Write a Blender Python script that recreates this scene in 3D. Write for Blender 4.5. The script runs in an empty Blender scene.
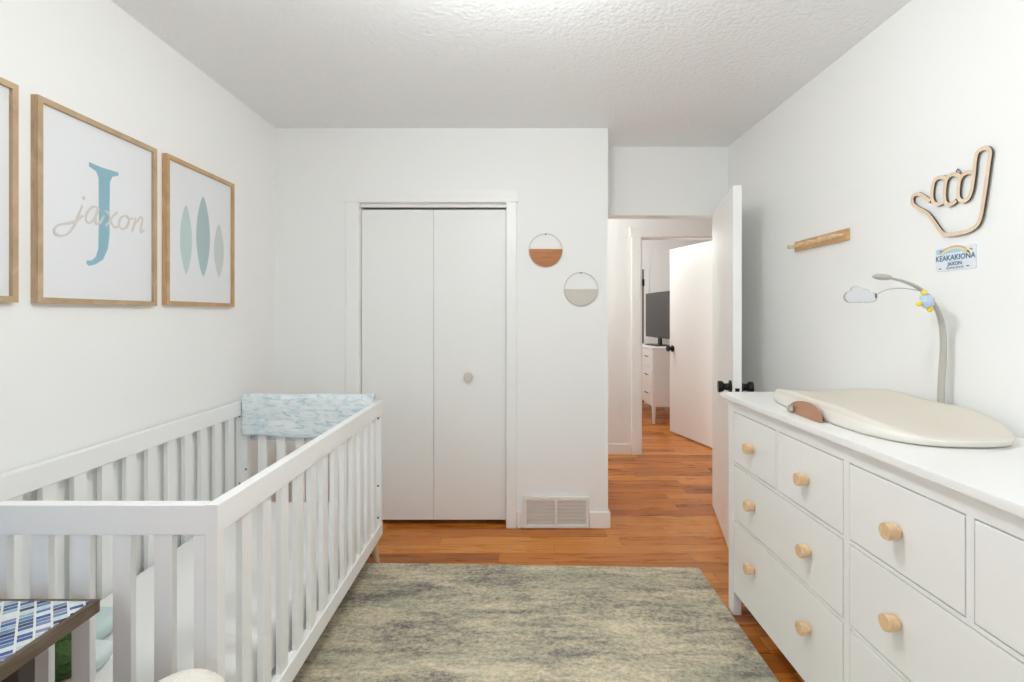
import bpy, bmesh, math, random
from mathutils import Vector, Matrix
random.seed(7)
sc = bpy.context.scene
C = sc.collection
PI = math.pi

# ------------------------------------------------------------------ helpers
def mat(name, col, rough=0.5, metal=0.0, spec=0.5, build=None):
    m = bpy.data.materials.new(name); m.use_nodes = True
    n = m.node_tree.nodes; b = n['Principled BSDF']
    b.inputs['Base Color'].default_value = (*col, 1)
    b.inputs['Roughness'].default_value = rough
    b.inputs['Metallic'].default_value = metal
    b.inputs['Specular IOR Level'].default_value = spec
    if build: build(m.node_tree, b)
    return m

def nd(nt, t, **kw):
    x = nt.nodes.new(t)
    for k, v in kw.items():
        if k in x.inputs: x.inputs[k].default_value = v
        else: setattr(x, k, v)
    return x

def coords(nt, scale=(1, 1, 1), rot=(0, 0, 0), kind='Object'):
    tc = nd(nt, 'ShaderNodeTexCoord'); mp = nd(nt, 'ShaderNodeMapping')
    mp.inputs['Scale'].default_value = scale; mp.inputs['Rotation'].default_value = rot
    nt.links.new(tc.outputs[kind], mp.inputs['Vector'])
    return mp.outputs['Vector']

def ramp(nt, fac, stops, interp='LINEAR'):
    r = nd(nt, 'ShaderNodeValToRGB'); r.color_ramp.interpolation = interp
    e = r.color_ramp.elements
    while len(e) < len(stops): e.new(0.5)
    for q, (p, c) in zip(e, stops): q.position = p; q.color = (*c, 1)
    nt.links.new(fac, r.inputs['Fac']); return r.outputs['Color']

def bump(nt, b, h, strength=0.3, dist=0.01):
    bp = nd(nt, 'ShaderNodeBump', Strength=strength, Distance=dist)
    nt.links.new(h, bp.inputs['Height']); nt.links.new(bp.outputs['Normal'], b.inputs['Normal'])

def mth(nt, op, a, b_=None):
    x = nd(nt, 'ShaderNodeMath', operation=op)
    for i, v in enumerate((a, b_)):
        if v is None: continue
        if isinstance(v, (int, float)): x.inputs[i].default_value = v
        else: nt.links.new(v, x.inputs[i])
    return x.outputs[0]

def obj(name, bm, m, parent=None, loc=None, angle=40, smooth=True):
    """link bm (built in room metres) as one mesh object"""
    if parent is not None:
        r = parent
        while r.parent: r = r.parent
        o0 = Vector(r.location)
        rz = r.rotation_euler.z
    else:
        o0 = Vector(loc) if loc else Vector((0, 0, 0)); rz = 0
    bmesh.ops.recalc_face_normals(bm, faces=bm.faces[:])
    bm.transform(Matrix.Rotation(-rz, 4, 'Z') @ Matrix.Translation(-o0))
    me = bpy.data.meshes.new(name)
    if smooth:
        for f in bm.faces: f.smooth = True
        for e in bm.edges:
            if len(e.link_faces) == 2:
                if e.calc_face_angle(0) > math.radians(angle): e.smooth = False
    bm.to_mesh(me); bm.free()
    ms = m if isinstance(m, (list, tuple)) else [m]
    for x in ms: me.materials.append(x)
    o = bpy.data.objects.new(name, me); C.objects.link(o)
    if smooth and angle == 40:
        wn = o.modifiers.new('wn', 'WEIGHTED_NORMAL'); wn.keep_sharp = True
    if parent is not None: o.parent = parent
    else: o.location = o0
    return o

def thing(name, label, cat, loc=(0, 0, 0), group=None):
    o = bpy.data.objects.new(name, None); C.objects.link(o)
    o.empty_display_size = 0.1
    o.location = loc; o['label'] = label; o['category'] = cat
    if group: o['group'] = group
    return o

def tag(o, label, cat, group=None):
    o['label'] = label; o['category'] = cat
    if group: o['group'] = group
    return o

def struct(name, bm, m, parent=None, **k):
    o = obj(name, bm, m, parent, **k)
    if parent is None: o['kind'] = 'structure'
    return o

def sroot(name, loc):
    o = bpy.data.objects.new(name, None); C.objects.link(o); o.location = loc
    o.empty_display_size = 0.1
    o['kind'] = 'structure'; return o

def BM(): return bmesh.new()

def box(bm, x0, x1, y0, y1, z0, z1, bev=0.0, mi=0, M=None, seg=2):
    t = bmesh.new()
    bmesh.ops.create_cube(t, size=1)
    for v in t.verts:
        v.co = Vector((x0 + (x1 - x0) * (v.co.x + .5), y0 + (y1 - y0) * (v.co.y + .5), z0 + (z1 - z0) * (v.co.z + .5)))
    if bev > 0:
        bmesh.ops.bevel(t, geom=t.edges[:], offset=bev, segments=seg, affect='EDGES', profile=0.5)
    merge(bm, t, mi, M); return bm

def merge(bm, t, mi=0, M=None):
    if M is not None: t.transform(M)
    mp = {}
    for v in t.verts: mp[v] = bm.verts.new(v.co)
    for f in t.faces:
        try:
            g = bm.faces.new([mp[v] for v in f.verts]); g.material_index = mi
        except ValueError: pass
    t.free()

def lathe(bm, prof, M=None, n=24, mi=0):
    """prof: list of (r, h) revolved about +Z"""
    t = bmesh.new(); rings = []
    for r, h in prof:
        if r < 1e-6: rings.append([t.verts.new((0, 0, h))])
        else: rings.append([t.verts.new((r * math.cos(2 * PI * k / n), r * math.sin(2 * PI * k / n), h)) for k in range(n)])
    for a, b in zip(rings, rings[1:]):
        for k in range(n):
            q = (k + 1) % n
            if len(a) == 1 and len(b) == 1: continue
            if len(a) == 1: t.faces.new((a[0], b[k], b[q]))
            elif len(b) == 1: t.faces.new((a[k], a[q], b[0]))
            else: t.faces.new((a[k], a[q], b[q], b[k]))
    for rg in (rings[0], rings[-1]):
        if len(rg) > 2: t.faces.new(rg)
    merge(bm, t, mi, M); return bm

def cat_rom(pts, n=8):
    pts = [Vector(p) for p in pts]
    if len(pts) < 3: return pts
    out = []
    P = [2 * pts[0] - pts[1]] + pts + [2 * pts[-1] - pts[-2]]
    for i in range(1, len(P) - 2):
        a, b, c, d = P[i - 1], P[i], P[i + 1], P[i + 2]
        for k in range(n):
            t = k / n
            out.append(.5 * ((2 * b) + (c - a) * t + (2 * a - 5 * b + 4 * c - d) * t * t + (3 * b - a - 3 * c + d) * t ** 3))
    out.append(pts[-1]); return out

def tube(bm, pts, rad, n=12, mi=0, closed=False, flat=(1, 1)):
    """rad: number or per-point list; capped tube through 3-D points"""
    pts = [Vector(p) for p in pts]; N = len(pts)
    rs = rad if isinstance(rad, (list, tuple)) else [rad] * N
    t = bmesh.new(); rings = []; up = None
    for i, p in enumerate(pts):
        if closed: d = pts[(i + 1) % N] - pts[i - 1]
        else: d = pts[min(i + 1, N - 1)] - pts[max(i - 1, 0)]
        d.normalize()
        if up is None:
            up = Vector((0, 0, 1)) if abs(d.z) < .9 else Vector((0, 1, 0))
        u = (up - d * up.dot(d)).normalized(); w = d.cross(u); up = u
        rings.append([t.verts.new(p + (u * math.cos(2 * PI * k / n) * flat[0] + w * math.sin(2 * PI * k / n) * flat[1]) * rs[i]) for k in range(n)])
    M = N if closed else N - 1
    for i in range(M):
        a, b = rings[i], rings[(i + 1) % N]
        for k in range(n):
            q = (k + 1) % n; t.faces.new((a[k], a[q], b[q], b[k]))
    if not closed:
        t.faces.new(rings[0]); t.faces.new(rings[-1])
    merge(bm, t, mi); return bm

def prism(bm, poly, d0, d1, plane, mi=0, side_mi=None):
    """2-D polygon (u, v) extruded from depth d0 to d1; plane(u, v, d) -> point"""
    a = [bm.verts.new(plane(u, v, d0)) for u, v in poly]
    b = [bm.verts.new(plane(u, v, d1)) for u, v in poly]
    f1 = bm.faces.new(a); f2 = bm.faces.new(b[::-1]); f1.material_index = f2.material_index = mi
    n = len(poly)
    for k in range(n):
        f = bm.faces.new((a[k], b[k], b[(k + 1) % n], a[(k + 1) % n])); f.material_index = mi if side_mi is None else side_mi

def ribbon(bm, pts, w, d0, d1, plane, mi=0, side_mi=None, n=6, wf=None, rise=0.0):
    c = cat_rom([(p[0], p[1], 0) for p in pts], n)
    N = len(c); L = []; R = []
    for i, p in enumerate(c):
        d = c[min(i + 1, N - 1)] - c[max(i - 1, 0)]; d.normalize()
        nrm = Vector((-d.y, d.x, 0)); ww = w * (wf(i / (N - 1)) if wf else 1) / 2
        L.append(p + nrm * ww); R.append(p - nrm * ww)
    V = [[bm.verts.new(plane(q.x, q.y, dd + (rise * i / N if dd == d1 else 0))) for i, q in enumerate(S)] for S in (L, R) for dd in (d0, d1)]
    L0, L1, R0, R1 = V
    sm = mi if side_mi is None else side_mi
    for i in range(N - 1):
        bm.faces.new((L1[i], L1[i + 1], R1[i + 1], R1[i])).material_index = mi
        bm.faces.new((L0[i], R0[i], R0[i + 1], L0[i + 1])).material_index = sm
        bm.faces.new((L0[i], L0[i + 1], L1[i + 1], L1[i])).material_index = sm
        bm.faces.new((R0[i], R1[i], R1[i + 1], R0[i + 1])).material_index = sm
    bm.faces.new((L0[0], L1[0], R1[0], R0[0])).material_index = sm
    bm.faces.new((L0[-1], R0[-1], R1[-1], L1[-1])).material_index = sm

def ellipse(cu, cv, ru, rv, n=32, a0=0, a1=2 * PI, full=True):
    k = n if full else n + 1
    return [(cu + ru * math.cos(a0 + (a1 - a0) * i / n), cv + rv * math.sin(a0 + (a1 - a0) * i / n)) for i in range(k)]

def blob(bm, c, r, n=(24, 14), f=None, mi=0, M=None):
    t = bmesh.new(); bmesh.ops.create_uvsphere(t, u_segments=n[0], v_segments=n[1], radius=1)
    for v in t.verts:
        s = f(v.co) if f else 1
        v.co = Vector((v.co.x * r[0] * s, v.co.y * r[1] * s, v.co.z * r[2] * s))
    if M is not None: t.transform(M)
    t.transform(Matrix.Translation(c)); merge(bm, t, mi); return bm

def cushion(bm, x0, x1, y0, y1, z0, z1, n=18, M=None, pw=.35):
    """pillow: two bulged sheets meeting in a seam"""
    t = bmesh.new(); zm = (z0 + z1) / 2; h = (z1 - z0) / 2
    top = {}; bot = {}
    for i in range(n + 1):
        for j in range(n + 1):
            u, v = 2 * i / n - 1, 2 * j / n - 1
            b = max(0, (1 - u ** 4) * (1 - v ** 4)) ** pw
            pin = 1 - .07 * (u * u * v * v)
            x = (x0 + x1) / 2 + (x1 - x0) / 2 * u * pin; y = (y0 + y1) / 2 + (y1 - y0) / 2 * v * pin
            top[i, j] = t.verts.new((x, y, zm + h * b))
            bot[i, j] = top[i, j] if (i in (0, n) or j in (0, n)) else t.verts.new((x, y, zm - h * b))
    for i in range(n):
        for j in range(n):
            t.faces.new((top[i, j], top[i + 1, j], top[i + 1, j + 1], top[i, j + 1]))
            q = (bot[i, j], bot[i, j + 1], bot[i + 1, j + 1], bot[i + 1, j])
            try: t.faces.new(q)
            except ValueError: pass
    merge(bm, t, 0, M)

# ------------------------------------------------------------------ materials
def paint_bump(scale, st, dist=.002):
    def f(nt, b):
        n = nd(nt, 'ShaderNodeTexNoise', Scale=scale, Detail=3.0)
        nt.links.new(coords(nt), n.inputs['Vector']); bump(nt, b, n.outputs['Fac'], st, dist)
    return f

def ceil_build(nt, b):
    v = coords(nt)
    n = nd(nt, 'ShaderNodeTexNoise', Scale=38.0, Detail=4.0, Roughness=.6); nt.links.new(v, n.inputs['Vector'])
    vo = nd(nt, 'ShaderNodeTexVoronoi', Scale=55.0); nt.links.new(v, vo.inputs['Vector'])
    s = mth(nt, 'ADD', n.outputs['Fac'], mth(nt, 'MULTIPLY', vo.outputs['Distance'], -.6))
    bump(nt, b, s, .42, .010)

def floor_build(nt, b):
    """oak strip floor: boards run along X, 83 mm wide, staggered"""
    v = coords(nt); sx = nd(nt, 'ShaderNodeSeparateXYZ'); nt.links.new(v, sx.inputs[0])
    row = mth(nt, 'DIVIDE', sx.outputs['Y'], .105); rid = mth(nt, 'FLOOR', row)
    wn = nd(nt, 'ShaderNodeTexWhiteNoise', noise_dimensions='1D'); nt.links.new(rid, wn.inputs['W'])
    col = mth(nt, 'ADD', mth(nt, 'DIVIDE', sx.outputs['X'], 1.05), mth(nt, 'MULTIPLY', wn.outputs['Value'], 7.3))
    cid = mth(nt, 'FLOOR', col)
    cb = nd(nt, 'ShaderNodeCombineXYZ'); nt.links.new(rid, cb.inputs[0]); nt.links.new(cid, cb.inputs[1])
    w2 = nd(nt, 'ShaderNodeTexWhiteNoise', noise_dimensions='2D'); nt.links.new(cb.outputs[0], w2.inputs['Vector'])
    # grain: stretched along X, shifted per board
    sh = nd(nt, 'ShaderNodeVectorMath', operation='MULTIPLY_ADD')
    sh.inputs[1].default_value = (1.1, 11, 1)
    nt.links.new(v, sh.inputs[0])
    cc = nd(nt, 'ShaderNodeCombineXYZ'); nt.links.new(mth(nt, 'MULTIPLY', w2.outputs['Value'], 37.0), cc.inputs[0]); nt.links.new(mth(nt, 'MULTIPLY', w2.outputs['Value'], 91.0), cc.inputs[2])
    nt.links.new(cc.outputs[0], sh.inputs[2])
    g = nd(nt, 'ShaderNodeTexNoise', Scale=2.0, Detail=6.0, Roughness=.58, Distortion=1.2); nt.links.new(sh.outputs[0], g.inputs['Vector'])
    fac = mth(nt, 'ADD', mth(nt, 'MULTIPLY', w2.outputs['Value'], .42), mth(nt, 'MULTIPLY', g.outputs['Fac'], .64))
    c = ramp(nt, fac, [(.22, (.22, .058, .007)), (.40, (.40, .122, .016)), (.58, (.57, .19, .028)), (.85, (.73, .30, .065))])
    fy = mth(nt, 'FRACT', row); fx = mth(nt, 'FRACT', col)
    gap = mth(nt, 'MAXIMUM', mth(nt, 'LESS_THAN', fy, .022), mth(nt, 'LESS_THAN', fx, .002))
    mx = nd(nt, 'ShaderNodeMix', data_type='RGBA'); mx.inputs[7].default_value = (.09, .032, .012, 1)
    nt.links.new(mth(nt, 'MULTIPLY', gap, .75), mx.inputs[0]); nt.links.new(c, mx.inputs[6]); nt.links.new(mx.outputs[2], b.inputs['Base Color'])
    r = mth(nt, 'ADD', mth(nt, 'MULTIPLY', g.outputs['Fac'], .18), .20); nt.links.new(r, b.inputs['Roughness'])
    bump(nt, b, mth(nt, 'SUBTRACT', mth(nt, 'MULTIPLY', g.outputs['Fac'], .1), gap), .25, .001)

def wood_build(c0, c1, c2, sc_=(30, 3, 30), s=1.6):
    def f(nt, b):
        n = nd(nt, 'ShaderNodeTexNoise', Scale=s, Detail=5.0, Roughness=.6, Distortion=.8)
        nt.links.new(coords(nt, sc_), n.inputs['Vector'])
        nt.links.new(ramp(nt, n.outputs['Fac'], [(.25, c0), (.5, c1), (.75, c2)]), b.inputs['Base Color'])
        bump(nt, b, n.outputs['Fac'], .1, .001)
    return f

def rug_build(nt, b):
    v = coords(nt)
    def noise(scale, stretch, det=5.0, off=0, dist=0.0, ro=.6):
        m = nd(nt, 'ShaderNodeMapping'); m.inputs['Scale'].default_value = stretch; m.inputs['Location'].default_value = (off, off * .7, 0)
        nt.links.new(v, m.inputs['Vector'])
        n = nd(nt, 'ShaderNodeTexNoise', Scale=scale, Detail=det, Roughness=ro, Distortion=dist); nt.links.new(m.outputs[0], n.inputs['Vector']); return n.outputs['Fac']
    big = noise(1.6, (.9, 3.4, 1), 6.0, 3.1, .5, .62)
    fine = noise(55, (1, 1.35, 1), 3.0, 5.0, 0, .75)
    mid = noise(5, (.9, 4.5, 1), 6.0, 9.0, .4, .68)
    fac = mth(nt, 'ADD', mth(nt, 'MULTIPLY', big, .54), mth(nt, 'ADD', mth(nt, 'MULTIPLY', fine, .46), mth(nt, 'MULTIPLY', mid, .36)))
    c = ramp(nt, fac, [(.54, (.17, .15, .135)), (.615, (.32, .29, .245)), (.67, (.45, .415, .305)), (.725, (.57, .51, .37)), (.81, (.76, .67, .50))])
    mx = nd(nt, 'ShaderNodeMix', data_type='RGBA'); mx.inputs[7].default_value = (.34, .36, .27, 1)
    gm = nd(nt, 'ShaderNodeMapRange'); gm.inputs[1].default_value = .5; gm.inputs[2].default_value = .68; gm.inputs[3].default_value = 0; gm.inputs[4].default_value = .36
    nt.links.new(noise(1.9, (1, 2.2, 1), 4.0, 21.0, .4), gm.inputs[0])
    nt.links.new(gm.outputs[0], mx.inputs[0]); nt.links.new(c, mx.inputs[6]); nt.links.new(mx.outputs[2], b.inputs['Base Color'])
    bump(nt, b, fine, .6, .004)

def blanket_build(nt, b):
    v = coords(nt, (11, 30, 38))
    n = nd(nt, 'ShaderNodeTexNoise', Scale=1.5, Detail=5.0, Roughness=.6, Distortion=1.0); nt.links.new(v, n.inputs['Vector'])
    nt.links.new(ramp(nt, n.outputs['Fac'], [(.32, (.46, .60, .66)), (.42, (.62, .73, .77)), (.50, (.76, .81, .83)), (.60, (.83, .86, .865))]), b.inputs['Base Color'])
    bump(nt, b, n.outputs['Fac'], .25, .006)

def fabric_build(scale, st):
    def f(nt, b):
        n = nd(nt, 'ShaderNodeTexNoise', Scale=scale, Detail=4.0); nt.links.new(coords(nt), n.inputs['Vector']); bump(nt, b, n.outputs['Fac'], st, .006)
    return f

def mosaic_build(nt, b):
    v = coords(nt, (1, 1, 1), (0, 0, math.radians(-42.4)))
    sx = nd(nt, 'ShaderNodeSeparateXYZ'); nt.links.new(v, sx.inputs[0])
    cu = mth(nt, 'DIVIDE', sx.outputs['X'], .0275); rv = mth(nt, 'DIVIDE', sx.outputs['Y'], .016)
    ci = mth(nt, 'FLOOR', cu); w0 = nd(nt, 'ShaderNodeTexWhiteNoise', noise_dimensions='1D'); nt.links.new(ci, w0.inputs['W'])
    rv = mth(nt, 'ADD', rv, w0.outputs['Value'])
    ri = mth(nt, 'FLOOR', rv)
    cb = nd(nt, 'ShaderNodeCombineXYZ'); nt.links.new(ci, cb.inputs[0]); nt.links.new(ri, cb.inputs[1])
    w = nd(nt, 'ShaderNodeTexWhiteNoise', noise_dimensions='2D'); nt.links.new(cb.outputs[0], w.inputs['Vector'])
    c = ramp(nt, w.outputs['Value'], [(0, (.012, .026, .085)), (.14, (.035, .09, .26)), (.3, (.10, .20, .37)), (.44, (.30, .42, .52)), (.58, (.52, .62, .64)), (.74, (.20, .22, .40)), (.86, (.66, .71, .70))], 'CONSTANT')
    n = nd(nt, 'ShaderNodeTexNoise', Scale=120.0, Detail=3.0); nt.links.new(coords(nt, (1, 1, 1)), n.inputs['Vector'])
    m0 = nd(nt, 'ShaderNodeMix', data_type='RGBA', blend_type='OVERLAY'); m0.inputs[0].default_value = .5
    nt.links.new(c, m0.inputs[6]); nt.links.new(n.outputs['Fac'], m0.inputs[7])
    g = mth(nt, 'MAXIMUM', mth(nt, 'LESS_THAN', mth(nt, 'FRACT', cu), .15), mth(nt, 'LESS_THAN', mth(nt, 'FRACT', rv), .12))
    mx = nd(nt, 'ShaderNodeMix', data_type='RGBA'); mx.inputs[7].default_value = (.72, .74, .72, 1)
    nt.links.new(g, mx.inputs[0]); nt.links.new(m0.outputs[2], mx.inputs[6]); nt.links.new(mx.outputs[2], b.inputs['Base Color'])
    bump(nt, b, mth(nt, 'SUBTRACT', 1.0, g), .35, .001)

def glaze_mat():
    m = bpy.data.materials.new('clear_glazing'); m.use_nodes = True; nt = m.node_tree
    nt.nodes.clear()
    o = nd(nt, 'ShaderNodeOutputMaterial'); t = nd(nt, 'ShaderNodeBsdfTransparent'); g = nd(nt, 'ShaderNodeBsdfGlossy', Roughness=.02)
    f = nd(nt, 'ShaderNodeFresnel', IOR=1.3); mx = nd(nt, 'ShaderNodeMixShader')
    ge = nd(nt, 'ShaderNodeNewGeometry')
    nt.links.new(mth(nt, 'MULTIPLY', mth(nt, 'MULTIPLY', f.outputs[0], .35), mth(nt, 'SUBTRACT', 1.0, ge.outputs['Backfacing'])), mx.inputs[0]); nt.links.new(t.outputs[0], mx.inputs[1]); nt.links.new(g.outputs[0], mx.inputs[2]); nt.links.new(mx.outputs[0], o.inputs[0])
    return m

M_wall = mat('wall_paint', (.88, .88, .865), .62, build=paint_bump(220, .08))
M_ceil = mat('stippled_ceiling_paint', (.84, .845, .855), .5, build=ceil_build)
M_trim = mat('trim_paint', (.88, .877, .855), .35)
M_door = mat('door_paint', (.87, .87, .85), .4, build=paint_bump(60, .03))
M_floor = mat('oak_strip_floor', (.35, .15, .05), .3, spec=.32, build=floor_build)
M_white = mat('white_lacquer', (.86, .86, .85), .32)
M_dress = mat('warm_white_paint', (.83, .82, .80), .35)
M_seam = mat('shadow_gap', (.10, .10, .095), .8)
M_black = mat('black_metal', (.012, .011, .010), .35, .4)
M_knobw = mat('pale_beech', (.68, .45, .25), .5, build=wood_build((.62, .38, .19), (.72, .50, .29), (.80, .60, .40), (25, 25, 25), 2))
M_leg = mat('natural_beech_leg', (.6, .42, .24), .5, build=wood_build((.52, .35, .19), (.62, .44, .26), (.7, .52, .33), (30, 30, 4)))
M_frame = mat('light_oak_frame', (.5, .36, .22), .5, build=wood_build((.38, .26, .145), (.49, .35, .21), (.58, .43, .28), (30, 6, 6)))
M_frame2 = mat('honey_oak_frame', (.5, .36, .22), .5, build=wood_build((.42, .25, .12), (.53, .33, .165), (.60, .42, .25), (30, 6, 6)))
M_paper = mat('print_paper', (.80, .815, .835), .7)
M_blue = mat('printed_dusty_blue', (.27, .47, .56), .7)
M_script = mat('printed_greige', (.66, .62, .585), .7)
M_b1 = mat('printed_pale_sage', (.52, .64, .62), .7)
M_b2 = mat('printed_grey_teal', (.41, .53, .54), .7)
M_b3 = mat('printed_pale_grey_green', (.60, .65, .63), .7)
M_glaze = glaze_mat()
M_rug = mat('distressed_rug_pile', (.35, .32, .25), .95, spec=.1, build=rug_build)
M_blanket = mat('brushed_blue_muslin', (.7, .78, .82), .9, spec=.1, build=blanket_build)
M_sheet = mat('white_fitted_sheet', (.84, .835, .82), .9, spec=.1, build=fabric_build(70, .15))
M_pad = mat('cream_changing_pad', (.70, .645, .555), .45, build=paint_bump(40, .02))
M_padrim = mat('ivory_rim', (.76, .725, .66), .45)
M_tan = mat('tan_leather', (.40, .205, .12), .5, build=fabric_build(150, .2))
M_arm = mat('warm_grey_plastic', (.46, .44, .385), .4)
M_mirror = mat('mirror_glass', (.70, .72, .74), .03, 1.0)
M_ply = mat('pale_plywood', (.76, .59, .43), .6, build=wood_build((.70, .52, .36), (.78, .62, .46), (.83, .69, .54), (8, 30, 8)))
M_burn = mat('laser_burnt_edge', (.075, .045, .028), .7)
M_peg = mat('pine_rail', (.6, .38, .19), .5, build=wood_build((.52, .31, .145), (.62, .39, .2), (.70, .48, .28), (8, 8, 30)))
M_plate = mat('plate_white', (.76, .80, .85), .3)
M_sky = mat('plate_sky_blue', (.42, .62, .78), .4)
M_txt = mat('plate_text_blue', (.06, .17, .30), .5)
M_rb = [mat('rainbow_' + n, c, .5) for n, c in (('red', (.62, .36, .32)), ('orange', (.78, .56, .34)), ('yellow', (.80, .75, .45)), ('green', (.45, .64, .52)))]
M_brown = mat('walnut_half_disc', (.42, .19, .075), .5, build=wood_build((.34, .12, .030), (.45, .165, .045), (.52, .22, .07), (5, 30, 30)))
M_linen = mat('linen_half_disc', (.64, .60, .54), .8, build=fabric_build(160, .3))
M_wire = mat('aged_wire', (.60, .54, .47), .5, .0)
M_dark = mat('dark_table_wood', (.045, .034, .026), .5)
M_edge = mat('weathered_wood_edge', (.30, .23, .165), .6, build=wood_build((.075, .052, .032), (.125, .09, .058), (.18, .135, .095), (30, 5, 30)))
M_mosaic = mat('blue_mosaic', (.2, .3, .5), .25, build=mosaic_build)
M_aqua = mat('pale_aqua_cotton', (.55, .67, .66), .9, build=fabric_build(90, .2))
M_pale = mat('pale_grey_blue_cotton', (.68, .75, .75), .9, build=fabric_build(90, .2))
M_green = mat('dark_green_plush', (.07, .13, .04), 1.0, build=fabric_build(110, 1.0))
M_peach = mat('peach_cotton', (.75, .56, .46), .9, build=fabric_build(90, .2))
M_boucle = mat('cream_boucle', (.82, .78, .70), 1.0, spec=.1, build=fabric_build(95, 1.0))
M_yel = mat('yellow_plush', (.83, .63, .06), .8)
M_pblue = mat('pale_blue_plush', (.55, .67, .80), .9, build=fabric_build(300, .3))
M_screen = mat('tv_screen', (.018, .016, .016), .10, spec=.25)
M_bolt = mat('bolt_steel', (.17, .16, .15), .45, .7)
M_vent = mat('register_enamel', (.79, .785, .755), .35)
M_ventd = mat('register_shadow', (.74, .735, .71), .6)
M_silver = mat('chrome_bar', (.6, .6, .6), .25, .9)

# ------------------------------------------------------------------ the room
XL, XR, ZC = -1.4985, 1.454, 2.48
YC, YA, YB = 3.18, 3.53, -1.6          # closet wall, doorway wall, wall behind the camera
struct('floor', box(BM(), -1.7, 3.7, -1.8, 7.8, -.1, 0), M_floor)
struct('ceiling', box(BM(), -1.7, 3.7, -1.8, 7.8, ZC, ZC + .1), M_ceil)
SY0, SY1 = -1.30, -.25
b = BM()
box(b, XL - .12, XL, YB - .12, SY0, 0, ZC); box(b, XL - .12, XL, SY1, 3.9, 0, ZC); box(b, XL - .12, XL, SY0, SY1, 0, .95); box(b, XL - .12, XL, SY0, SY1, 2.15, ZC)
struct('wall_left', b, M_wall)
struct('wall_right', box(BM(), XR, XR + .10, YB - .12, 3.65, 0, ZC), M_wall)
# wall behind the camera, with an unseen window added to match the cool daylight
WX0, WX1, WZ0, WZ1 = .05, 1.25, .95, 2.15
b = BM()
box(b, XL, WX0, YB - .12, YB, 0, ZC); box(b, WX1, XR, YB - .12, YB, 0, ZC)
box(b, WX0, WX1, YB - .12, YB, 0, WZ0); box(b, WX0, WX1, YB - .12, YB, WZ1, ZC)
struct('wall_back', b, mat('darkened_wall_paint', (.13, .17, .22), .6))  # unseen wall given a dark colour to cut bounce onto the crib end
w = sroot('added_window_1', ((WX0 + WX1) / 2, YB, WZ0))
b = BM()
for x0, x1, z0, z1 in ((WX0, WX0 + .05, WZ0, WZ1), (WX1 - .05, WX1, WZ0, WZ1), (WX0 + .05, WX1 - .05, WZ0, WZ0 + .05), (WX0 + .05, WX1 - .05, WZ1 - .05, WZ1), ((WX0 + WX1) / 2 - .025, (WX0 + WX1) / 2 + .025, WZ0 + .05, WZ1 - .05)):
    box(b, x0, x1, YB - .08, YB - .03, z0, z1, .004)
obj('frame', b, M_trim, w)
obj('sill', box(BM(), WX0 - .04, WX1 + .04, YB + .001, YB + .04, WZ0 - .03, WZ0 - .001, .006), M_trim, w)

w = sroot('added_window_2', (XL, (SY0 + SY1) / 2, WZ0))  # unseen window, added to light the dresser front and right wall
b = BM()
for y0, y1, z0, z1 in ((SY0, SY0 + .05, WZ0, WZ1), (SY1 - .05, SY1, WZ0, WZ1), (SY0 + .05, SY1 - .05, WZ0, WZ0 + .05), (SY0 + .05, SY1 - .05, WZ1 - .05, WZ1), ((SY0 + SY1) / 2 - .02, (SY0 + SY1) / 2 + .02, WZ0 + .05, WZ1 - .05)):
    box(b, XL - .055, XL - .005, y0, y1, z0, z1, .004)
obj('frame', b, M_trim, w)
obj('sill', box(BM(), XL + .001, XL + .04, SY0 - .04, SY1 + .04, WZ0 - .03, WZ0 - .001, .006), M_trim, w)

# closet wall with its opening
CX0, CX1, CZ, BX = -.983, -.065, 2.018, .565
b = BM()
box(b, XL, CX0, YC, YC + .12, 0, ZC); box(b, CX1, BX, YC, YC + .12, 0, ZC); box(b, CX0, CX1, YC, YC + .12, CZ, ZC)
struct('wall_closet', b, M_wall)
b = BM(); box(b, BX - .12, BX, YC + .12, YA, 0, ZC); struct('wall_closet_side', b, M_wall)
b = BM(); box(b, XL, BX - .12, YC + .60, YC + .7, 0, ZC); struct('wall_closet_back', b, M_wall)
# doorway wall
DX0, DX1, DZ = .60, 1.400, 2.02
b = BM()
box(b, BX - .12, DX0, YA, YA + .12, 0, ZC); box(b, DX1, XR, YA, YA + .12, 0, ZC); box(b, DX0, DX1, YA, YA + .12, DZ, ZC)
struct('wall_doorway', b, M_wall)
# hall and the room across it
HY = 4.85; HX0, HX1, HZ = 1.172, 1.985, 2.06
b = BM()
box(b, -.4, HX0, HY, HY + .12, 0, ZC); box(b, HX1, 3.4, HY, HY + .12, 0, ZC); box(b, HX0, HX1, HY, HY + .12, HZ, ZC)
struct('wall_hall', b, M_wall)
struct('wall_hall_left', box(BM(), -.5, -.4, 3.9, HY + .12, 0, ZC), M_wall)
struct('wall_hall_right', box(BM(), 3.4, 3.5, 3.65, 7.7, 0, ZC), M_wall)
struct('wall_hall_near', box(BM(), XR + .1, 3.4, 3.53, 3.65, 0, ZC), M_wall)
struct('wall_bedroom_left', box(BM(), .1, .2, HY + .12, 7.6, 0, ZC), M_wall)
struct('wall_bedroom_far', box(BM(), .1, 3.4, 7.6, 7.7, 0, ZC), M_wall)

def baseboard(name, *boxes):
    b = BM()
    for q in boxes: box(b, *q, .004)
    struct(name, b, M_trim)
baseboard('baseboard_left', (XL, XL + .012, YB, YC, 0, .1))
baseboard('baseboard_closet', (.449, BX + .0135, YC - .0135, YC, 0, .10), (.0, .0225, YC - .0135, YC, 0, .10), (XL + .012, CX0 - .07, YC - .0135, YC, 0, .10))
baseboard('baseboard_closet_side', (BX, BX + .0135, YC, YA, 0, .1))
baseboard('baseboard_right', (XR - .012, XR, YB, YA, 0, .1))
baseboard('baseboard_hall', (-.4, HX0 - .092, HY - .013, HY, 0, .1))

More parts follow.
